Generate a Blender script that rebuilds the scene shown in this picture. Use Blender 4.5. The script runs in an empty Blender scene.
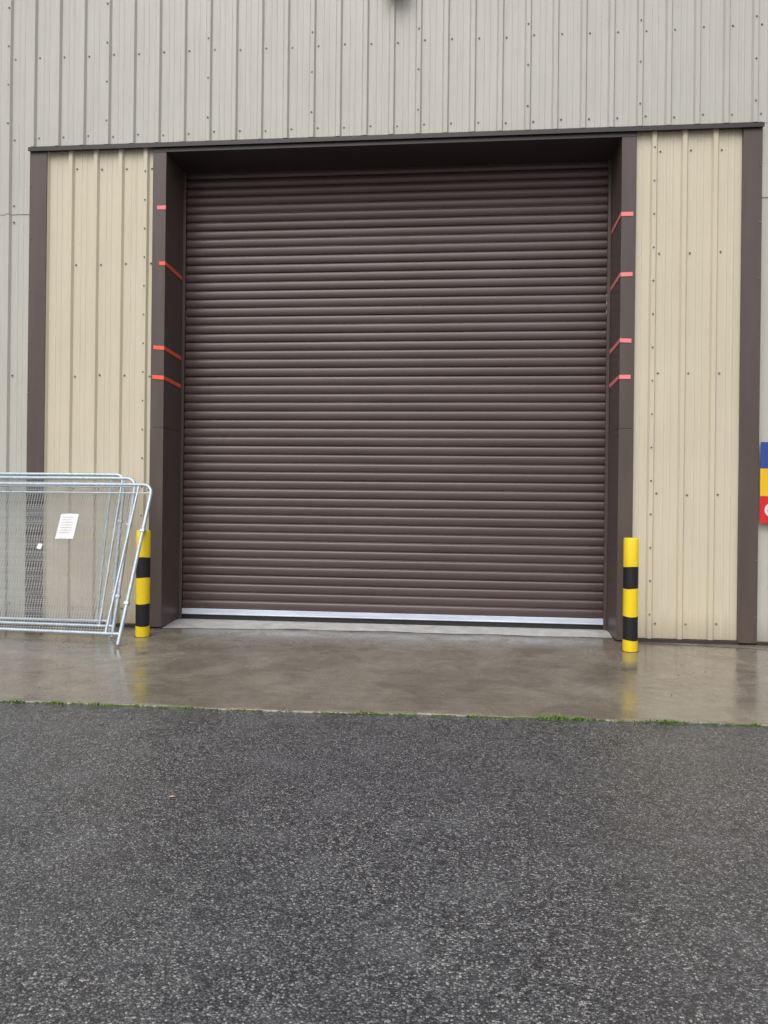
import bpy, math, random
from mathutils import Vector, Matrix, Euler
random.seed(7)
S = bpy.context.scene
COL = S.collection

# ------------------------------------------------------------ helpers
class MB:
    def __init__(s): s.v=[]; s.f=[]; s.m=[]
    def box(s,x0,x1,y0,y1,z0,z1,mi=0):
        b=len(s.v)
        s.v+= [(x0,y0,z0),(x1,y0,z0),(x1,y1,z0),(x0,y1,z0),(x0,y0,z1),(x1,y0,z1),(x1,y1,z1),(x0,y1,z1)]
        for q in [(0,3,2,1),(4,5,6,7),(0,1,5,4),(1,2,6,5),(2,3,7,6),(3,0,4,7)]:
            s.f.append(tuple(b+i for i in q)); s.m.append(mi)
    def quad(s,a,b_,c,d,mi=0):
        b=len(s.v); s.v+=[a,b_,c,d]; s.f.append((b,b+1,b+2,b+3)); s.m.append(mi)
    def prism(s,p0,p1,r0,r1=None,n=6,mi=0,caps=True):
        if r1 is None: r1=r0
        p0=Vector(p0);p1=Vector(p1);d=(p1-p0).normalized()
        a=Vector((0,0,1)) if abs(d.z)<.9 else Vector((1,0,0))
        u=d.cross(a).normalized();w=d.cross(u).normalized();b=len(s.v)
        for p,r in((p0,r0),(p1,r1)):
            for i in range(n):
                t=2*math.pi*i/n
                s.v.append(tuple(p+u*(r*math.cos(t))+w*(r*math.sin(t))))
        for i in range(n):
            j=(i+1)%n
            s.f.append((b+i,b+n+i,b+n+j,b+j)); s.m.append(mi)
        if caps:
            s.f.append(tuple(b+i for i in range(n))); s.m.append(mi)
            s.f.append(tuple(b+n+i for i in reversed(range(n)))); s.m.append(mi)
    def obj(s,name,mats,parent=None,smooth=False,bevel=0):
        me=bpy.data.meshes.new(name); me.from_pydata(s.v,[],s.f)
        for m in mats: me.materials.append(m)
        me.polygons.foreach_set('material_index',s.m)
        if smooth: me.polygons.foreach_set('use_smooth',[True]*len(s.f))
        me.update()
        o=bpy.data.objects.new(name,me); COL.objects.link(o)
        if parent: o.parent=parent
        if bevel:
            b=o.modifiers.new('bevel','BEVEL'); b.width=bevel; b.segments=2; b.limit_method='ANGLE'
        return o

def empty(name,loc=(0,0,0)):
    o=bpy.data.objects.new(name,None); COL.objects.link(o); o.location=loc; o.empty_display_size=.3
    return o

def tube(mb_name,pts,r,mat,parent=None):
    cu=bpy.data.curves.new('c','CURVE'); cu.dimensions='3D'; cu.bevel_depth=r; cu.bevel_resolution=3; cu.use_fill_caps=True
    sp=cu.splines.new('POLY'); sp.points.add(len(pts)-1)
    for i,p in enumerate(pts): sp.points[i].co=(*p,1)
    sp.use_smooth=True
    co=bpy.data.objects.new('c',cu); COL.objects.link(co)
    bpy.context.view_layer.update()
    me=bpy.data.meshes.new_from_object(co.evaluated_get(bpy.context.evaluated_depsgraph_get()))
    bpy.data.objects.remove(co)
    me.name=mb_name; me.materials.clear(); me.materials.append(mat)
    for p in me.polygons: p.use_smooth=True
    o=bpy.data.objects.new(mb_name,me); COL.objects.link(o)
    if parent: o.parent=parent
    return o

# ------------------------------------------------------------ materials
class N:
    def __init__(s,name):
        s.mat=bpy.data.materials.new(name); s.mat.use_nodes=True
        s.nt=s.mat.node_tree; s.bs=s.nt.nodes['Principled BSDF']
        s.tc=s.nt.nodes.new('ShaderNodeTexCoord')
    def n(s,t,**k):
        x=s.nt.nodes.new(t)
        for a,b in k.items(): setattr(x,a,b)
        return x
    def l(s,a,b): s.nt.links.new(a,b)
    def mapped(s,scale=(1,1,1),src='Object'):
        m=s.n('ShaderNodeMapping'); m.inputs['Scale'].default_value=scale
        s.l(s.tc.outputs[src],m.inputs['Vector']); return m.outputs[0]
    def noise(s,scale,detail=3,rough=.55,vec=None,mscale=(1,1,1),dist=0):
        x=s.n('ShaderNodeTexNoise'); x.inputs['Scale'].default_value=scale; x.inputs['Detail'].default_value=detail
        x.inputs['Roughness'].default_value=rough; x.inputs['Distortion'].default_value=dist
        s.l(vec or s.mapped(mscale),x.inputs['Vector']); return x.outputs['Fac']
    def ramp(s,fac,stops,interp='LINEAR'):
        r=s.n('ShaderNodeValToRGB'); r.color_ramp.interpolation=interp
        e=r.color_ramp.elements
        while len(e)<len(stops): e.new(.5)
        for i,(p,c) in enumerate(stops):
            e[i].position=p
            e[i].color=(c,c,c,1) if isinstance(c,(int,float)) else (*c,1)
        s.l(fac,r.inputs['Fac']); return r.outputs['Color']
    def mix(s,fac,a,b,mode='MIX'):
        m=s.n('ShaderNodeMix',data_type='RGBA',blend_type=mode)
        if isinstance(fac,(int,float)): m.inputs[0].default_value=fac
        else: s.l(fac,m.inputs[0])
        for i,x in ((6,a),(7,b)):
            if isinstance(x,tuple): m.inputs[i].default_value=(*x,1)
            else: s.l(x,m.inputs[i])
        return m.outputs[2]
    def bump(s,h,strength,dist,prev=None):
        b=s.n('ShaderNodeBump'); b.inputs['Strength'].default_value=strength; b.inputs['Distance'].default_value=dist
        s.l(h,b.inputs['Height'])
        if prev: s.l(prev,b.inputs['Normal'])
        return b.outputs[0]
    def out(s,color=None,rough=None,normal=None,metal=None,spec=None):
        I=s.bs.inputs
        for k,v in (('Base Color',color),('Roughness',rough),('Normal',normal),('Metallic',metal),('Specular IOR Level',spec)):
            if v is None: continue
            if isinstance(v,tuple): I[k].default_value=(*v,1)
            elif isinstance(v,(int,float)): I[k].default_value=v
            else: s.l(v,I[k])
        return s.mat

def sheet_mat(name,c,dark,rough=.42):
    m=N(name)
    streak=m.noise(3.0,4,.6,mscale=(6,6,.35))
    blot=m.noise(1.1,3,.6)
    col=m.mix(m.ramp(streak,[(.45,0),(.8,.5)]),c,dark)
    col=m.mix(m.ramp(blot,[(.35,.0),(.75,.3)]),col,dark)
    sep=m.n('ShaderNodeSeparateXYZ'); m.l(m.tc.outputs['Object'],sep.inputs[0])
    ad=m.n('ShaderNodeMath',operation='MULTIPLY_ADD'); ad.inputs[1].default_value=.35; m.l(streak,ad.inputs[0]); m.l(sep.outputs['Z'],ad.inputs[2])
    g=m.ramp(ad.outputs[0],[(.12,.6),(.5,0)])
    col=m.mix(g,col,(dark[0]*.55,dark[1]*.5,dark[2]*.42))
    return m.out(col,m.ramp(streak,[(0,rough-.08),(1,rough+.12)]),m.bump(blot,.2,.03))

M_grey=sheet_mat('grey_cladding',(.545,.53,.475),(.445,.43,.38))
M_cream=sheet_mat('cream_cladding',(.67,.60,.46),(.565,.50,.375))
def brown(name,c,r=.38,wob=.15):
    m=N(name); s=m.noise(2,4,.6,mscale=(5,5,.5))
    col=m.mix(m.ramp(s,[(.4,0),(.8,.6)]),c,tuple(x*1.35+.008 for x in c))
    return m.out(col,m.ramp(s,[(.2,r-.05),(.8,r+.1)]),m.bump(m.noise(2.5,1),wob,.015))
M_brown=brown('brown_flashing',(.092,.066,.058))
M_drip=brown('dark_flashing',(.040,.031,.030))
m=N('brown_slats')
s_=m.noise(1.3,3,.6,mscale=(.5,1,2)); f_=m.noise(9,3,.6,mscale=(.3,1,3))
col=m.mix(m.ramp(s_,[(.35,0),(.7,1)]),(.074,.046,.043),(.092,.058,.060))
col=m.mix(m.ramp(f_,[(.5,0),(.85,.35)]),col,(.125,.09,.09))
M_slat=m.out(col,m.ramp(f_,[(.2,.30),(.9,.42)]),spec=.65)

m=N('galvanised_steel')
M_galv=m.out(m.ramp(m.noise(40,2),[(.3,(.43,.50,.56)),(.7,(.60,.67,.73))]),.42,None,.4)
m=N('wire'); M_wire=m.out(m.ramp(m.noise(8,2),[(.3,(.52,.56,.58)),(.7,(.68,.71,.73))]),.5,None,.1)
m=N('aluminium_bar'); M_alu=m.out(m.ramp(m.noise(6,4,mscale=(.3,1,4)),[(.3,(.55,.60,.70)),(.75,(.78,.83,.93))]),.4,None,.2)
m=N('black_rubber'); M_rub=m.out(m.ramp(m.noise(30,2),[(.3,.012),(.8,.03)]),.6)
m=N('screw_head'); M_screw=m.out(m.ramp(m.noise(5,2),[(.3,(.13,.115,.10)),(.7,(.25,.23,.20))]),.5,None,.2)
def paint(name,c,chip=(.1,.08,.06),lo=.62):
    m=N(name); n1=m.noise(14,5,.7); n2=m.noise(4,3,.6,mscale=(3,3,.6))
    col=m.mix(m.ramp(n2,[(.45,0),(.8,.45)]),c,tuple(x*.6 for x in c))
    col=m.mix(m.ramp(n1,[(lo,0),(lo+.04,.8)]),col,chip)
    return m.out(col,m.ramp(n1,[(.2,.35),(.8,.55)]),m.bump(n1,.1,.003))
M_yel=paint('yellow_paint',(.94,.68,.012),(.5,.34,.04),.66)
M_blk=paint('black_paint',(.010,.010,.013),(.07,.065,.06),.66)
M_tapeR=paint('red_tape',(1.0,.14,.07),(.9,.2,.12),.78)
M_tapeP=paint('pink_tape',(1.0,.27,.27),(1.0,.42,.42),.74)
M_blue=paint('sign_blue',(.03,.07,.33),lo=.8)
M_sy=paint('sign_yellow',(.9,.55,.01),lo=.8)
M_red=paint('sign_red',(.72,.015,.02),lo=.8)
M_white=paint('sign_white',(.8,.8,.8),(.6,.6,.58),.75)
M_ink=paint('ink',(.35,.35,.36),lo=.9)

# --- wet concrete
m=N('wet_concrete')
big=m.noise(.9,5,.62,dist=.4); mid=m.noise(5,5,.68,mscale=(1,.6,1)); fine=m.noise(60,3,.75); drag=m.noise(4,5,.7,mscale=(1,10,1))
damp=m.noise(1.9,6,.68,dist=.6)
col=m.ramp(big,[(.3,(.20,.172,.136)),(.5,(.265,.232,.186)),(.7,(.35,.315,.265))])
col=m.mix(m.ramp(damp,[(.38,.65),(.52,0)]),col,(.135,.114,.088))
col=m.mix(m.ramp(mid,[(.35,.5),(.6,0)]),col,(.16,.135,.105))
col=m.mix(m.ramp(drag,[(.48,0),(.72,.5)]),col,(.42,.385,.335))
col=m.mix(m.ramp(fine,[(.36,.6),(.5,0)]),col,(.085,.075,.06))
rough=m.ramp(damp,[(.36,.08),(.52,.17),(.68,.40)])
b=m.bump(mid,.12,.005); b=m.bump(drag,.16,.003,b); b=m.bump(fine,.22,.0015,b)
M_conc=m.out(col,rough,b,spec=.65)

m=N('dry_concrete')
n1=m.noise(6,4,.65)
M_dry=m.out(m.ramp(n1,[(.3,(.38,.38,.37)),(.7,(.56,.56,.55))]),.6,m.bump(n1,.2,.004))

# --- asphalt
m=N('wet_asphalt')
def vor(scale):
    v=m.n('ShaderNodeTexVoronoi'); v.inputs['Scale'].default_value=scale
    m.l(m.mapped(),v.inputs['Vector']); return v
v1=vor(125); v2=vor(50)
sp=m.n('ShaderNodeSeparateColor'); m.l(v1.outputs['Color'],sp.inputs[0])
sp2=m.n('ShaderNodeSeparateColor'); m.l(v2.outputs['Color'],sp2.inputs[0])
col=m.ramp(sp.outputs[0],[(0,(.036,.037,.042)),(.35,(.09,.091,.099)),(.7,(.18,.181,.189)),(.9,(.31,.307,.305)),(1,(.55,.53,.51))])
col=m.mix(m.ramp(v1.outputs['Distance'],[(.4,0),(.75,.85)]),col,(.018,.018,.022))
pit=m.noise(34,3,.7)
col=m.mix(m.ramp(pit,[(.37,.8),(.47,0)]),col,(.020,.020,.025))
spk=m.mix(1.0,m.ramp(sp2.outputs[1],[(.94,0),(.955,1)]),m.ramp(v2.outputs['Distance'],[(.2,.85),(.34,0)]),'MULTIPLY')
col=m.mix(spk,col,(.46,.43,.39))
bigA=m.noise(.55,5,.6,dist=.3); bandA=m.noise(2.6,4,.6)
col=m.mix(m.ramp(bigA,[(.35,.35),(.6,0)]),col,(.06,.06,.068))
col=m.mix(m.ramp(bandA,[(.5,0),(.8,.25)]),col,(.25,.25,.26))
h=m.ramp(v1.outputs['Distance'],[(0,1),(.7,0)])
b=m.bump(h,.8,.004)
M_asph=m.out(col,m.ramp(bandA,[(.3,.22),(.7,.38)]),b,spec=.6)

m=N('ground_gravel'); n1=m.noise(3,5,.7)
M_ground=m.out(m.ramp(n1,[(.3,(.04,.045,.03)),(.7,(.09,.09,.07))]),.9)
m=N('weed_green'); M_weed=m.out(m.ramp(m.noise(7,2),[(.3,(.07,.15,.022)),(.7,(.18,.31,.05))]),.6)
m=N('moss'); M_moss=m.out(m.ramp(m.noise(30,3),[(.3,(.035,.055,.016)),(.7,(.10,.145,.035))]),.9)
m=N('dead_leaf'); M_leaf=m.out(m.ramp(m.noise(50,2),[(.3,(.45,.28,.14)),(.7,(.65,.48,.30))]),.6)
m=N('joint_dirt'); M_joint=m.out(m.ramp(m.noise(20,3),[(.3,(.02,.018,.014)),(.7,(.06,.055,.045))]),.7)

# ------------------------------------------------------------ dimensions
WY=8.56
XL0,XL1=-5.010,-4.80
JL0,JL1=-3.526,-3.366
JR0,JR1=1.720,1.878
XR0,XR1=2.985,3.18
TOP=5.515
DY=9.11
BX0,BX1,BH,BD=-15,14,9.6,34

bld=empty('warehouse_building',(0,0,0))

def corrugated(name,x0,x1,z0,z1,ybase,pitch,mat,start=0.0,rw=.078,cr=.040):
    base=.034
    k=math.floor((x0-start)/pitch)
    cells=[]
    sl=(rw-cr)/2
    while start+k*pitch < x1:
        o=start+k*pitch+random.uniform(-.002,.002)
        cells+=[(o,0),(o+sl*.85,-base+.002),(o+sl,-base),(o+rw-sl,-base),(o+rw-sl*.85,-base+.002),(o+rw,0)]
        pan=pitch-rw
        for q in (.36,.64):
            c=o+rw+pan*q
            cells+=[(c-.012,0),(c-.005,-.0035),(c+.005,-.0035),(c+.012,0)]
        k+=1
    pts=[p for p in cells if x0<p[0]<x1]
    pts=[(x0,0)]+pts+[(x1,0)]
    mb=MB()
    nz=max(2,int((z1-z0)/.8))
    ph=random.random()*6
    for (x,d) in pts:
        for j in range(nz+1):
            z=z0+(z1-z0)*j/nz
            mb.v.append((x,ybase+d+.0018*math.sin(z*2.3+x*1.7+ph)+.0012*math.sin(x*5.1+z*4.),z))
    for i in range(len(pts)-1):
        for j in range(nz):
            a=i*(nz+1)+j; c=(i+1)*(nz+1)+j
            mb.f.append((a,c,c+1,a+1)); mb.m.append(0)
    return mb.obj(name,[mat],bld)

PU=.30
corrugated('upper_cladding',BX0,BX1,TOP+.06,BH,WY,PU,M_grey,start=.07)
corrugated('outer_cladding_west',BX0,XL0+.03,4.80,TOP+.06,WY,PU,M_grey,start=.07)
corrugated('outer_cladding_west_low',BX0,XL0+.03,.03,4.82,WY+.007,PU,M_grey,start=.07)
corrugated('outer_cladding_east',XR1-.03,BX1,4.78,TOP+.06,WY,PU,M_grey,start=.07)
corrugated('outer_cladding_east_low',XR1-.03,BX1,.03,4.80,WY+.007,PU,M_grey,start=.07)
corrugated('cream_panel_west',XL1-.02,JL0+.02,.04,TOP,WY+.002,.30,M_cream,start=-4.56)
corrugated('cream_panel_east',JR1-.02,XR0+.02,.04,TOP,WY+.002,.32,M_cream,start=2.03)

mb=MB()
mb.box(-15.12,-15.0,WY-.04,BD,0,BH); mb.box(BX1,BX1+.12,WY-.04,BD,0,BH); mb.box(BX0-.12,BX1+.12,BD,BD+.1,0,BH)
mb.obj('side_walls',[M_grey],bld)
mb=MB(); 
c=(BX0+BX1)/2
mb.quad((BX0-.2,WY-.15,BH),(c,WY-.15,BH+1.8),(c,BD+.2,BH+1.8),(BX0-.2,BD+.2,BH))
mb.quad((c,WY-.15,BH+1.8),(BX1+.2,WY-.15,BH),(BX1+.2,BD+.2,BH),(c,BD+.2,BH+1.8))
b0=len(mb.v); mb.v+=[(BX0-.1,WY-.01,BH-.01),(BX1+.1,WY-.01,BH-.01),(c,WY-.01,BH+1.78)]; mb.f.append((b0,b0+1,b0+2)); mb.m.append(0)
mb.obj('roof',[M_grey],bld)
mb=MB()
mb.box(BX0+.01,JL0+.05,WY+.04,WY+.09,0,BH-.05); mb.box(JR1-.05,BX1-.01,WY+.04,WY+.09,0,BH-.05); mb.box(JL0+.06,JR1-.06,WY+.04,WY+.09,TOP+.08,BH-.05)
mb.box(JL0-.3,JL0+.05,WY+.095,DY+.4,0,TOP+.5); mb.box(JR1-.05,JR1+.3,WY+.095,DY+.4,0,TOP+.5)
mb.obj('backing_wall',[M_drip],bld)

F=WY-.045
mb=MB()
mb.box(XL0,XL1,F,WY+.03,.02,TOP-.002); mb.box(XR0,XR1,F,WY+.03,.02,TOP-.002)
mb.obj('outer_flashing',[M_brown],bld,bevel=.004)
mb=MB()
def jamb(xa,xb,inner):
    mb.box(xa,xb,F,DY+.05,.015,2.30); mb.box(xa+(.0 if inner>0 else .002),xb-(.0 if inner<0 else .002),F+.003,DY+.05,2.303,TOP-.055)
jamb(JL0,JL1,1); jamb(JR0,JR1,-1)
mb.obj('door_jamb_flashing',[M_brown],bld,bevel=.004)
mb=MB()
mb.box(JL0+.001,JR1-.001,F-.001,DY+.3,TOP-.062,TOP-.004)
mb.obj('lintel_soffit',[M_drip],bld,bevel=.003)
mb=MB()
mb.box(XL0-.005,XR1+.005,F-.030,WY+.03,TOP,TOP+.03)
mb.box(XL0-.005,XR1+.005,F-.033,F-.0302,TOP-.014,TOP+.032)
mb.box(XL0-.005,XR1+.005,F+.02,WY+.03,TOP+.0305,TOP+.062)
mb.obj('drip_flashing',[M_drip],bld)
mb=MB()
for a,b_ in ((BX0,XL0-.001),(XL1+.001,JL0-.001),(JR1+.001,XR0-.001),(XR1+.001,BX1)):
    mb.box(a,b_,WY-.042,WY+.03,-.005,.035)
mb.obj('base_trim',[M_drip],bld)

# ------------------------------------------------------------ roller shutter
door=bpy.data.objects.new('roller_shutter_door',None); COL.objects.link(door); door.parent=bld
SP=.1045; z=.158; mb=MB(); x0,x1=JL1+.035,JR0-.035
prof=[(0,.002),(.05,-.004),(.16,-.0105),(.32,-.0145),(.5,-.0155),(.68,-.0145),(.83,-.0105),(.905,-.003),(.925,.007),(.985,.007)]
while z<TOP+.1:
    w=random.uniform(-.0016,.0016); t=random.uniform(-.0016,.0016)
    P=[(z+q*SP, DY+d+w+t*(q-.5)*2) for q,d in prof]
    xs=[x0+(x1-x0)*k/12 for k in range(13)]
    wv=[random.uniform(-.0009,.0009) for _ in xs]
    b=len(mb.v)
    for (zz,yy) in P:
        for k,x in enumerate(xs): mb.v.append((x,yy+wv[k],zz))
    nx=len(xs)
    for r in range(len(P)-1):
        for k in range(nx-1):
            mb.f.append((b+r*nx+k,b+r*nx+k+1,b+(r+1)*nx+k+1,b+(r+1)*nx+k)); mb.m.append(0)
    z+=SP
mb.obj('slats',[M_slat],door,smooth=True)
mb=MB(); mb.box(x0,x1,DY+.02,DY+.03,.02,TOP+.1); mb.obj('door_backing',[M_rub],door)
mb=MB(); mb.box(x0,x1,DY-.028,DY+.015,.088,.155); mb.box(x0,x1,DY-.036,DY-.0285,.088,.100)
mb.obj('bottom_bar',[M_alu],door,bevel=.003)
mb=MB(); mb.box(x0,x1,DY-.015,DY+.012,.022,.087); mb.obj('bottom_seal',[M_rub],door,bevel=.004)
mb=MB()
mb.box(JL1+.001,JL1+.038,DY-.055,DY-.03,.03,TOP-.06); mb.box(JR0-.038,JR0-.001,DY-.055,DY-.03,.03,TOP-.06)
mb.obj('side_guides',[M_brown],door,bevel=.003)

# ------------------------------------------------------------ tape on jambs
mb=MB(); 
def tape(side,zc,front=True,back=True,mi=0,w=.044,dz=0,fx=(0,1)):
    if side<0: xa,xb,xi=JL0,JL1,JL1
    else: xa,xb,xi=JR0,JR1,JR0
    if front:
        a=xa+(xb-xa)*fx[0]; c=xa+(xb-xa)*fx[1]
        mb.quad((a,F-.0025,zc-w/2+dz),(c,F-.0025,zc-w/2),(c,F-.0025,zc+w/2),(a,F-.0025,zc+w/2+dz),mi)
    if back:
        x=xi+(.0025 if side<0 else -.0025)
        mb.quad((x,F-.0025,zc-w/2),(x,DY-.06,zc-w/2-.02),(x,DY-.06,zc+w/2-.02),(x,F-.0025,zc+w/2),mi)
tape(-1,4.82,True,False,1,fx=(.35,1)); tape(-1,4.18,True,True,0,fx=(.55,1)); tape(-1,3.21,True,True,0,fx=(.2,1),dz=.01); tape(-1,2.87,True,True,0,fx=(.15,1),dz=.012)
tape(1,4.62,True,True,1,fx=(0,.8)); tape(1,3.97,True,True,1,fx=(0,.8),dz=-.004); tape(1,3.25,True,True,1,fx=(0,.78),dz=.006); tape(1,2.86,True,True,1,fx=(0,.75))
mb.obj('warning_tape',[M_tapeR,M_tapeP],bld)

# ------------------------------------------------------------ screws
mb=MB()
def screw(x,y,z,r=.0088):
    mb.prism((x,y+.002,z),(x,y-.003,z),r*1.3,n=8); mb.prism((x,y-.0031,z),(x,y-.010,z),r*.85,n=6)
def screw_rows(x0,x1,zs,pitch,start):
    k=math.ceil((x0-start)/pitch)
    while start+k*pitch<x1-.05:
        o=start+k*pitch
        for z in zs: screw(o+.105,WY,z+random.uniform(-.012,.012))
        k+=1
screw_rows(-8,7,[5.68,6.62,8.1],PU,.07)
screw_rows(-8,XL0-.05,[.25,1.55,2.9,4.72,4.9],PU,.07)
screw_rows(XR1,7,[.25,1.55,2.9,4.7,4.88],PU,.07)
screw_rows(XL1,JL0-.05,[.2,1.6,2.9,4.2,5.3],.30,-4.56)
screw_rows(JR1,XR0,[.2,1.6,2.9,4.2,5.3],.32,2.03)
for k in range(-26,24,4):
    x=.07+k*PU+.039
    z=5.77+random.random()*.1
    while z<9.4: screw(x,WY-.034,z); z+=.45
x=-4.56+3*.30+.039; z=.3
while z<5.4: screw(x,WY-.032,z,.008); z+=.33
x=2.03+.039; z=.3
while z<5.4: screw(x,WY-.032,z,.008); z+=.36
for x in (XL0+.02,XR1-.02):
    z=.3
    while z<5.4: screw(x,F,z,.007); z+=.6
mb.obj('fixing_screws',[M_screw],bld)

fl=bpy.data.objects.new('floodlight',None); COL.objects.link(fl); fl.parent=bld
mb=MB(); mb.box(-.88,-.60,WY-.22,WY-.10,7.13,7.33); mb.obj('lamp_housing',[M_screw],fl,bevel=.02)
mb=MB(); mb.box(-.86,-.62,WY-.224,WY-.2205,7.16,7.31); mb.obj('lamp_lens',[M_white],fl)
mb=MB(); mb.box(-.77,-.71,WY-.10,WY+.0,7.19,7.29); mb.obj('lamp_bracket',[M_screw],fl)

# ------------------------------------------------------------ ground
mb=MB(); mb.quad((-300,-300,-.035),(300,-300,-.035),(300,300,-.035),(-300,300,-.035)); mb.obj('ground',[M_ground])
mb=MB(); mb.quad((-40,-30,-.014),(40,-30,-.014),(40,6.6,-.014),(-40,6.6,-.014)); mb.obj('asphalt_road',[M_asph])
mb=MB()
n=700; xs=[-18+ (34*i/n) for i in range(n+1)]
ed=[]; w=0
for x in xs:
    w=w*.8+random.uniform(-.007,.007)
    if random.random()<.03: w+=.02
    ed.append(5.42+.0226*x+w+.012*math.sin(x*1.3))
for x,e in zip(xs,ed): mb.v+=[(x,e-.012,-.03),(x,e,-.003),(x,e+.03,0.0),(x,WY+.45,0.0)]
for i in range(n):
    for r in range(3):
        a=i*4+r; mb.f.append((a,a+4,a+5,a+1)); mb.m.append(0)
mb.obj('concrete_apron',[M_conc])
mb=MB()
nx=40; 
rows=[]
for i in range(nx+1):
    x=JL1+(JR0-JL1)*i/nx
    yf=WY-.03+.02*math.sin(i*.7)+random.uniform(-.012,.012)+.18*min(1,i/12)
    rows.append([(x,yf,.0035),(x,DY-.18,.026),(x,DY+.1,.028)])
for r in rows: mb.v+=r
for i in range(nx):
    for r in range(2):
        a=i*3+r; mb.f.append((a,a+3,a+4,a+1)); mb.m.append(0)
mb.obj('door_threshold',[M_dry],bld)
mb=MB()
pts=[(1.95,8.44),(2.6,8.36),(3.4,8.22),(5.2,8.02),(8,7.9)]
for (a,ay),(c_,cy) in zip(pts,pts[1:]):
    mb.quad((a,ay,.004),(c_,cy,.004),(c_,cy+.014,.004),(a,ay+.016,.004))
mb.obj('slab_joint',[M_joint])

mb=MB()
def edge_y(x): return 5.42+.0226*x+.012*math.sin(x*1.3)
def tuft(x,n,s,spread=.03):
    for _ in range(n):
        bx=x+random.gauss(0,spread); by=edge_y(bx)-.012+random.gauss(0,.008)
        a=random.uniform(0,6.28); l=s*random.uniform(.4,1.2); w=.0028+.002*random.random(); lean=random.uniform(.3,1.1)
        dx,dy=math.cos(a),math.sin(a)
        p0=Vector((bx,by,-.013)); p1=p0+Vector((dx*l*.3*lean,dy*l*.3*lean,l*.6)); p2=p0+Vector((dx*l*lean,dy*l*lean,l*.8))
        q=Vector((-dy,dx,0))*w
        i0=len(mb.v)
        mb.v+=[tuple(p0-q),tuple(p0+q),tuple(p1-q*1.1),tuple(p1+q*1.1),tuple(p2)]
        mb.f+=[(i0,i0+1,i0+3,i0+2),(i0+2,i0+3,i0+4)]; mb.m+=[0,0]
for x,n_,s in ((-.66,24,.034),(-.6,14,.03),(.12,18,.026),(.62,32,.04),(.72,40,.044),(.84,30,.036),(.95,16,.028),(1.42,26,.034),(1.5,20,.03),(2.02,20,.034),(-2.6,24,.028),(-2.3,20,.025),(-1.9,18,.024),(-2.9,30,.03),(-3.2,22,.026),(-1.2,16,.022)):
    tuft(x,n_,s)
for _ in range(190): tuft(random.uniform(-6,6),random.randint(3,9),random.uniform(.011,.023),.06)
mb.obj('grass_weeds',[M_weed])
mb=MB()
x=-8.
while x<8:
    L=random.uniform(.02,.12); e=edge_y(x); e2=edge_y(x+L)
    if random.random()<.6:
        w=random.uniform(.004,.016)
        mb.quad((x,e-.014-w,-.0135),(x+L,e2-.014-w*.6,-.0135),(x+L,e2+.001,.0005-.006),(x,e+.001,.0005-.006))
    x+=L
mb.obj('moss_strip',[M_moss])

def leaf(x,y,s,rot):
    o=MB()
    P=[(-1,0,.0),(-.5,.38,.12),(.2,.42,.2),(1,0,.05),(.2,-.4,.1),(-.5,-.36,.05)]
    o.v=[(a*s,b_*s,c_*s) for a,b_,c_ in P]+[(0,0,.02*s)]
    for i in range(6): o.f.append((6,i,(i+1)%6)); o.m.append(0)
    q=o.obj('fallen_leaf',[M_leaf]); q.location=(x,y,-.009); q.rotation_euler=(0,0,rot)
leaf(-1.42,3.76,.020,.3)
mb=MB()
for _ in range(260):
    x=random.uniform(-4,4); y=random.uniform(1.6,8.3); s=random.uniform(.002,.006)
    z=-.014 if y<5.4 else 0
    mb.prism((x,y,z),(x+random.uniform(-s,s)*.4,y,z+s*1.1),s,s*.5,n=5)
mb.obj('loose_grit',[M_joint])

# ------------------------------------------------------------ bollards
def bollard(x,y,h=1.145,r=.0745):
    root=empty('bollard',(x,y,0))
    mb=MB(); n=40
    rings=[(-.02,r),(.115,r),(.115,r),(.355,r),(.355,r),(.635,r),(.635,r),(.855,r),(.855,r),(h-.014,r),(h-.004,r-.004),(h,r-.014)]
    mats=[0,None,1,None,0,None,1,None,0,0,0]
    for z,rr in rings:
        for i in range(n):
            t=2*math.pi*i/n; wob=.004*math.sin(t*2+z*5) if .1<z<1 else 0
            mb.v.append((rr*math.cos(t),rr*math.sin(t),z+wob))
    for k,mi in enumerate(mats):
        if mi is None: continue
        for i in range(n):
            j=(i+1)%n; mb.f.append((k*n+i,k*n+j,(k+1)*n+j,(k+1)*n+i)); mb.m.append(mi)
    mb.f.append(tuple((len(rings)-1)*n+i for i in range(n))); mb.m.append(0)
    mb.obj('banded_post',[M_yel,M_blk],root)
    mb=MB(); mb.prism((0,0,-.004),(0,0,.004),r+.02,r+.01,n=28); mb.obj('base_collar',[M_joint],root)
    for c in root.children:
        if c.name.startswith('banded'):
            for p in c.data.polygons: p.use_smooth = len(p.vertices)==4
bollard(-3.373,8.01); bollard(1.750,7.99)

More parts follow.
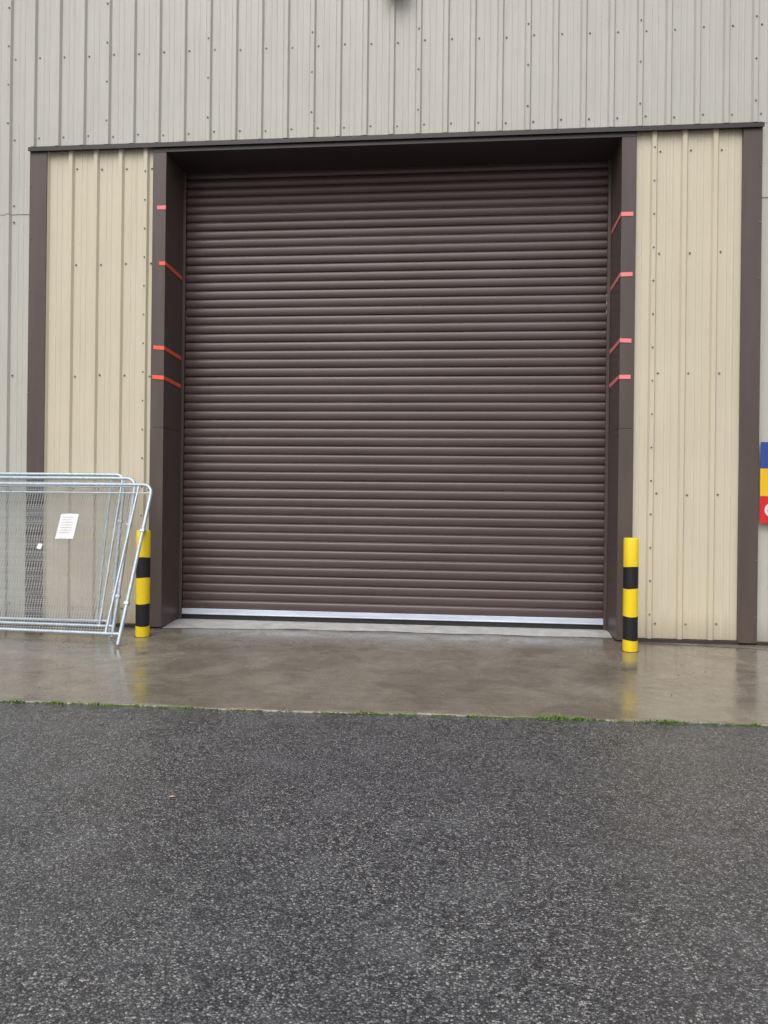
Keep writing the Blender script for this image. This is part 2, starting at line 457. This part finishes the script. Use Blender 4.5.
# ------------------------------------------------------------ fence panels
def arc(cx,cz,r,a0,a1,n=8):
    return [(cx+r*math.cos(math.radians(a0+(a1-a0)*i/n)),0,cz+r*math.sin(math.radians(a0+(a1-a0)*i/n))) for i in range(n+1)]
def fence(x,y,lean,phi,W=2.35,L=1.79,label=False):
    root=empty('mesh_fence_panel',(x,y,.0))
    root.rotation_euler=(-math.radians(lean),0,math.radians(phi))
    R=.11; r=.0195
    path=[(0,0,0.02)]+arc(-R,L-R,R,0,90)+arc(-W+R,L-R,R,90,180)+[(-W,0,0.02)]
    tube('frame_tube',path,r,M_galv,root)
    tube('bottom_rail',[(-W,0,.13),(0,0,.13)],r*.9,M_galv,root)
    tube('top_rail_inner',[(-W,0,L-.10),(0,0,L-.10)],r*.45,M_galv,root)
    tube('end_stile',[(-.16,0,.13),(-.16,0,L-.02)],r*.7,M_galv,root)
    mb=MB()
    xx=-W+.02
    while xx<-.17:
        mb.prism((xx,.006,.13),(xx,.006,L-.01),.0017,n=4,caps=False); xx+=.031
    zz=.17
    while zz<L-.02:
        mb.prism((-W,.0095,zz),(-.16,.0095,zz),.0016,n=4,caps=False); zz+=.09
    mb.obj('wire_mesh',[M_wire],root)
    mb=MB()
    for zc in (.45,1.25):
        mb.box(-.026,.026,-.024,.024,zc-.018,zc+.018)
    mb.obj('clamps',[M_galv],root,bevel=.006)
    if label:
        e=bpy.data.objects.new('notice',None); COL.objects.link(e); e.parent=root
        e.location=(-.88,-.012,1.28); e.rotation_euler=(0,math.radians(-1),0)
        mb=MB()
        n=6
        f=lambda t:-.012*math.sin((t+.105)/.21*math.pi)
        for i in range(n):
            a=-.105+.21*i/n; c_=-.105+.21*(i+1)/n
            mb.quad((a,f(a),-.145),(c_,f(c_),-.145),(c_,f(c_),.145),(a,f(a),.145))
        mb.obj('paper',[M_white],e)
        mb=MB()
        for k in range(7):
            zc=.10-.03*k; w=.07-.03*random.random()
            mb.quad((-.07,-.0142,zc),(w,-.0142,zc),(w,-.0142,zc+.004),(-.07,-.0142,zc+.004))
        mb.obj('print_lines',[M_ink],e)
        mb=MB(); mb.quad((-1.17,-.01,1.02),(-1.12,-.012,1.01),(-1.11,-.012,1.07),(-1.165,-.01,1.08)); mb.obj('tag',[M_white],root)
    return root
fence(-3.375,7.40,24,-4,label=True)
fence(-3.63,7.82,17.3,-2)
fence(-3.80,8.13,11.5,0)

# ------------------------------------------------------------ sign
sg=empty('safety_sign',(3.185,WY-.065,1.30))
W=.62
mb=MB()
for (a,b_,mi) in ((0,.285,0),(.288,.58,1),(.583,.86,2)):
    mb.box(0,W,-.006,0,a,b_,mi)
mb.box(.05,.09,.0002,.06,.1,.75,3); mb.box(W-.09,W-.05,.0002,.06,.1,.75,3)
mb.obj('sign_boards',[M_red,M_sy,M_blue,M_galv],sg,bevel=.001)
mb=MB()
def disc(cx,cz,r,mi,y=-.0085,n=28):
    b=len(mb.v); mb.v+=[(cx+r*math.cos(2*math.pi*i/n),y,cz+r*math.sin(2*math.pi*i/n)) for i in range(n)]
    mb.f.append(tuple(range(b,b+n))); mb.m.append(mi)
disc(.12,.14,.075,0); disc(.12,.14,.045,1,-.0105)
disc(.17,.72,.085,0)
b=len(mb.v); mb.v+=[(.09,-.0085,.36),(.25,-.0085,.36),(.17,-.0085,.51)]; mb.f.append((b,b+1,b+2)); mb.m.append(2)
for zc in (.08,.12,.16,.20,.38,.42,.46,.66,.70,.74,.78):
    mi=2 if .3<zc<.6 else 0
    mb.quad((.29,-.0085,zc),(.57,-.0085,zc),(.57,-.0085,zc+.018),(.29,-.0085,zc+.018),mi)
mb.obj('sign_graphics',[M_white,M_red,M_blk],sg)

# ------------------------------------------------------------ world + light
w=bpy.data.worlds.new('World'); S.world=w; w.use_nodes=True
nt=w.node_tree; bg=nt.nodes['Background']
sky=nt.nodes.new('ShaderNodeTexSky'); sky.sky_type='NISHITA'; sky.sun_disc=False
EL,AZ=52,195
sky.sun_elevation=math.radians(EL); sky.sun_rotation=math.radians(AZ); sky.dust_density=4; sky.air_density=1.2
hs=nt.nodes.new('ShaderNodeHueSaturation'); hs.inputs['Saturation'].default_value=.34
nt.links.new(sky.outputs[0],hs.inputs['Color']); nt.links.new(hs.outputs[0],bg.inputs[0]); bg.inputs[1].default_value=.15
sl=bpy.data.lights.new('sun','SUN'); sl.energy=1.05; sl.angle=math.radians(50); sl.color=(1,.99,.975)
so=bpy.data.objects.new('sun',sl); COL.objects.link(so)
d=Vector((math.sin(math.radians(AZ))*math.cos(math.radians(EL)),math.cos(math.radians(AZ))*math.cos(math.radians(EL)),math.sin(math.radians(EL))))
so.rotation_euler=(-d).to_track_quat('-Z','Y').to_euler()

# ------------------------------------------------------------ camera
cd=bpy.data.cameras.new('camera'); cam=bpy.data.objects.new('camera',cd); COL.objects.link(cam); S.camera=cam
cd.sensor_fit='VERTICAL'; cd.sensor_height=36; cd.lens=27.03; cd.clip_end=1500; cd.shift_y=-.0117
Rm=Matrix.Rotation(math.radians(5.5),4,'Z')@Matrix.Rotation(math.radians(90),4,'X')@Matrix.Rotation(math.radians(.66),4,'Z')
cam.matrix_world=Matrix.Translation((0,0,1.5))@Rm
S.view_settings.view_transform='Standard'; S.view_settings.look='None'; S.view_settings.exposure=0
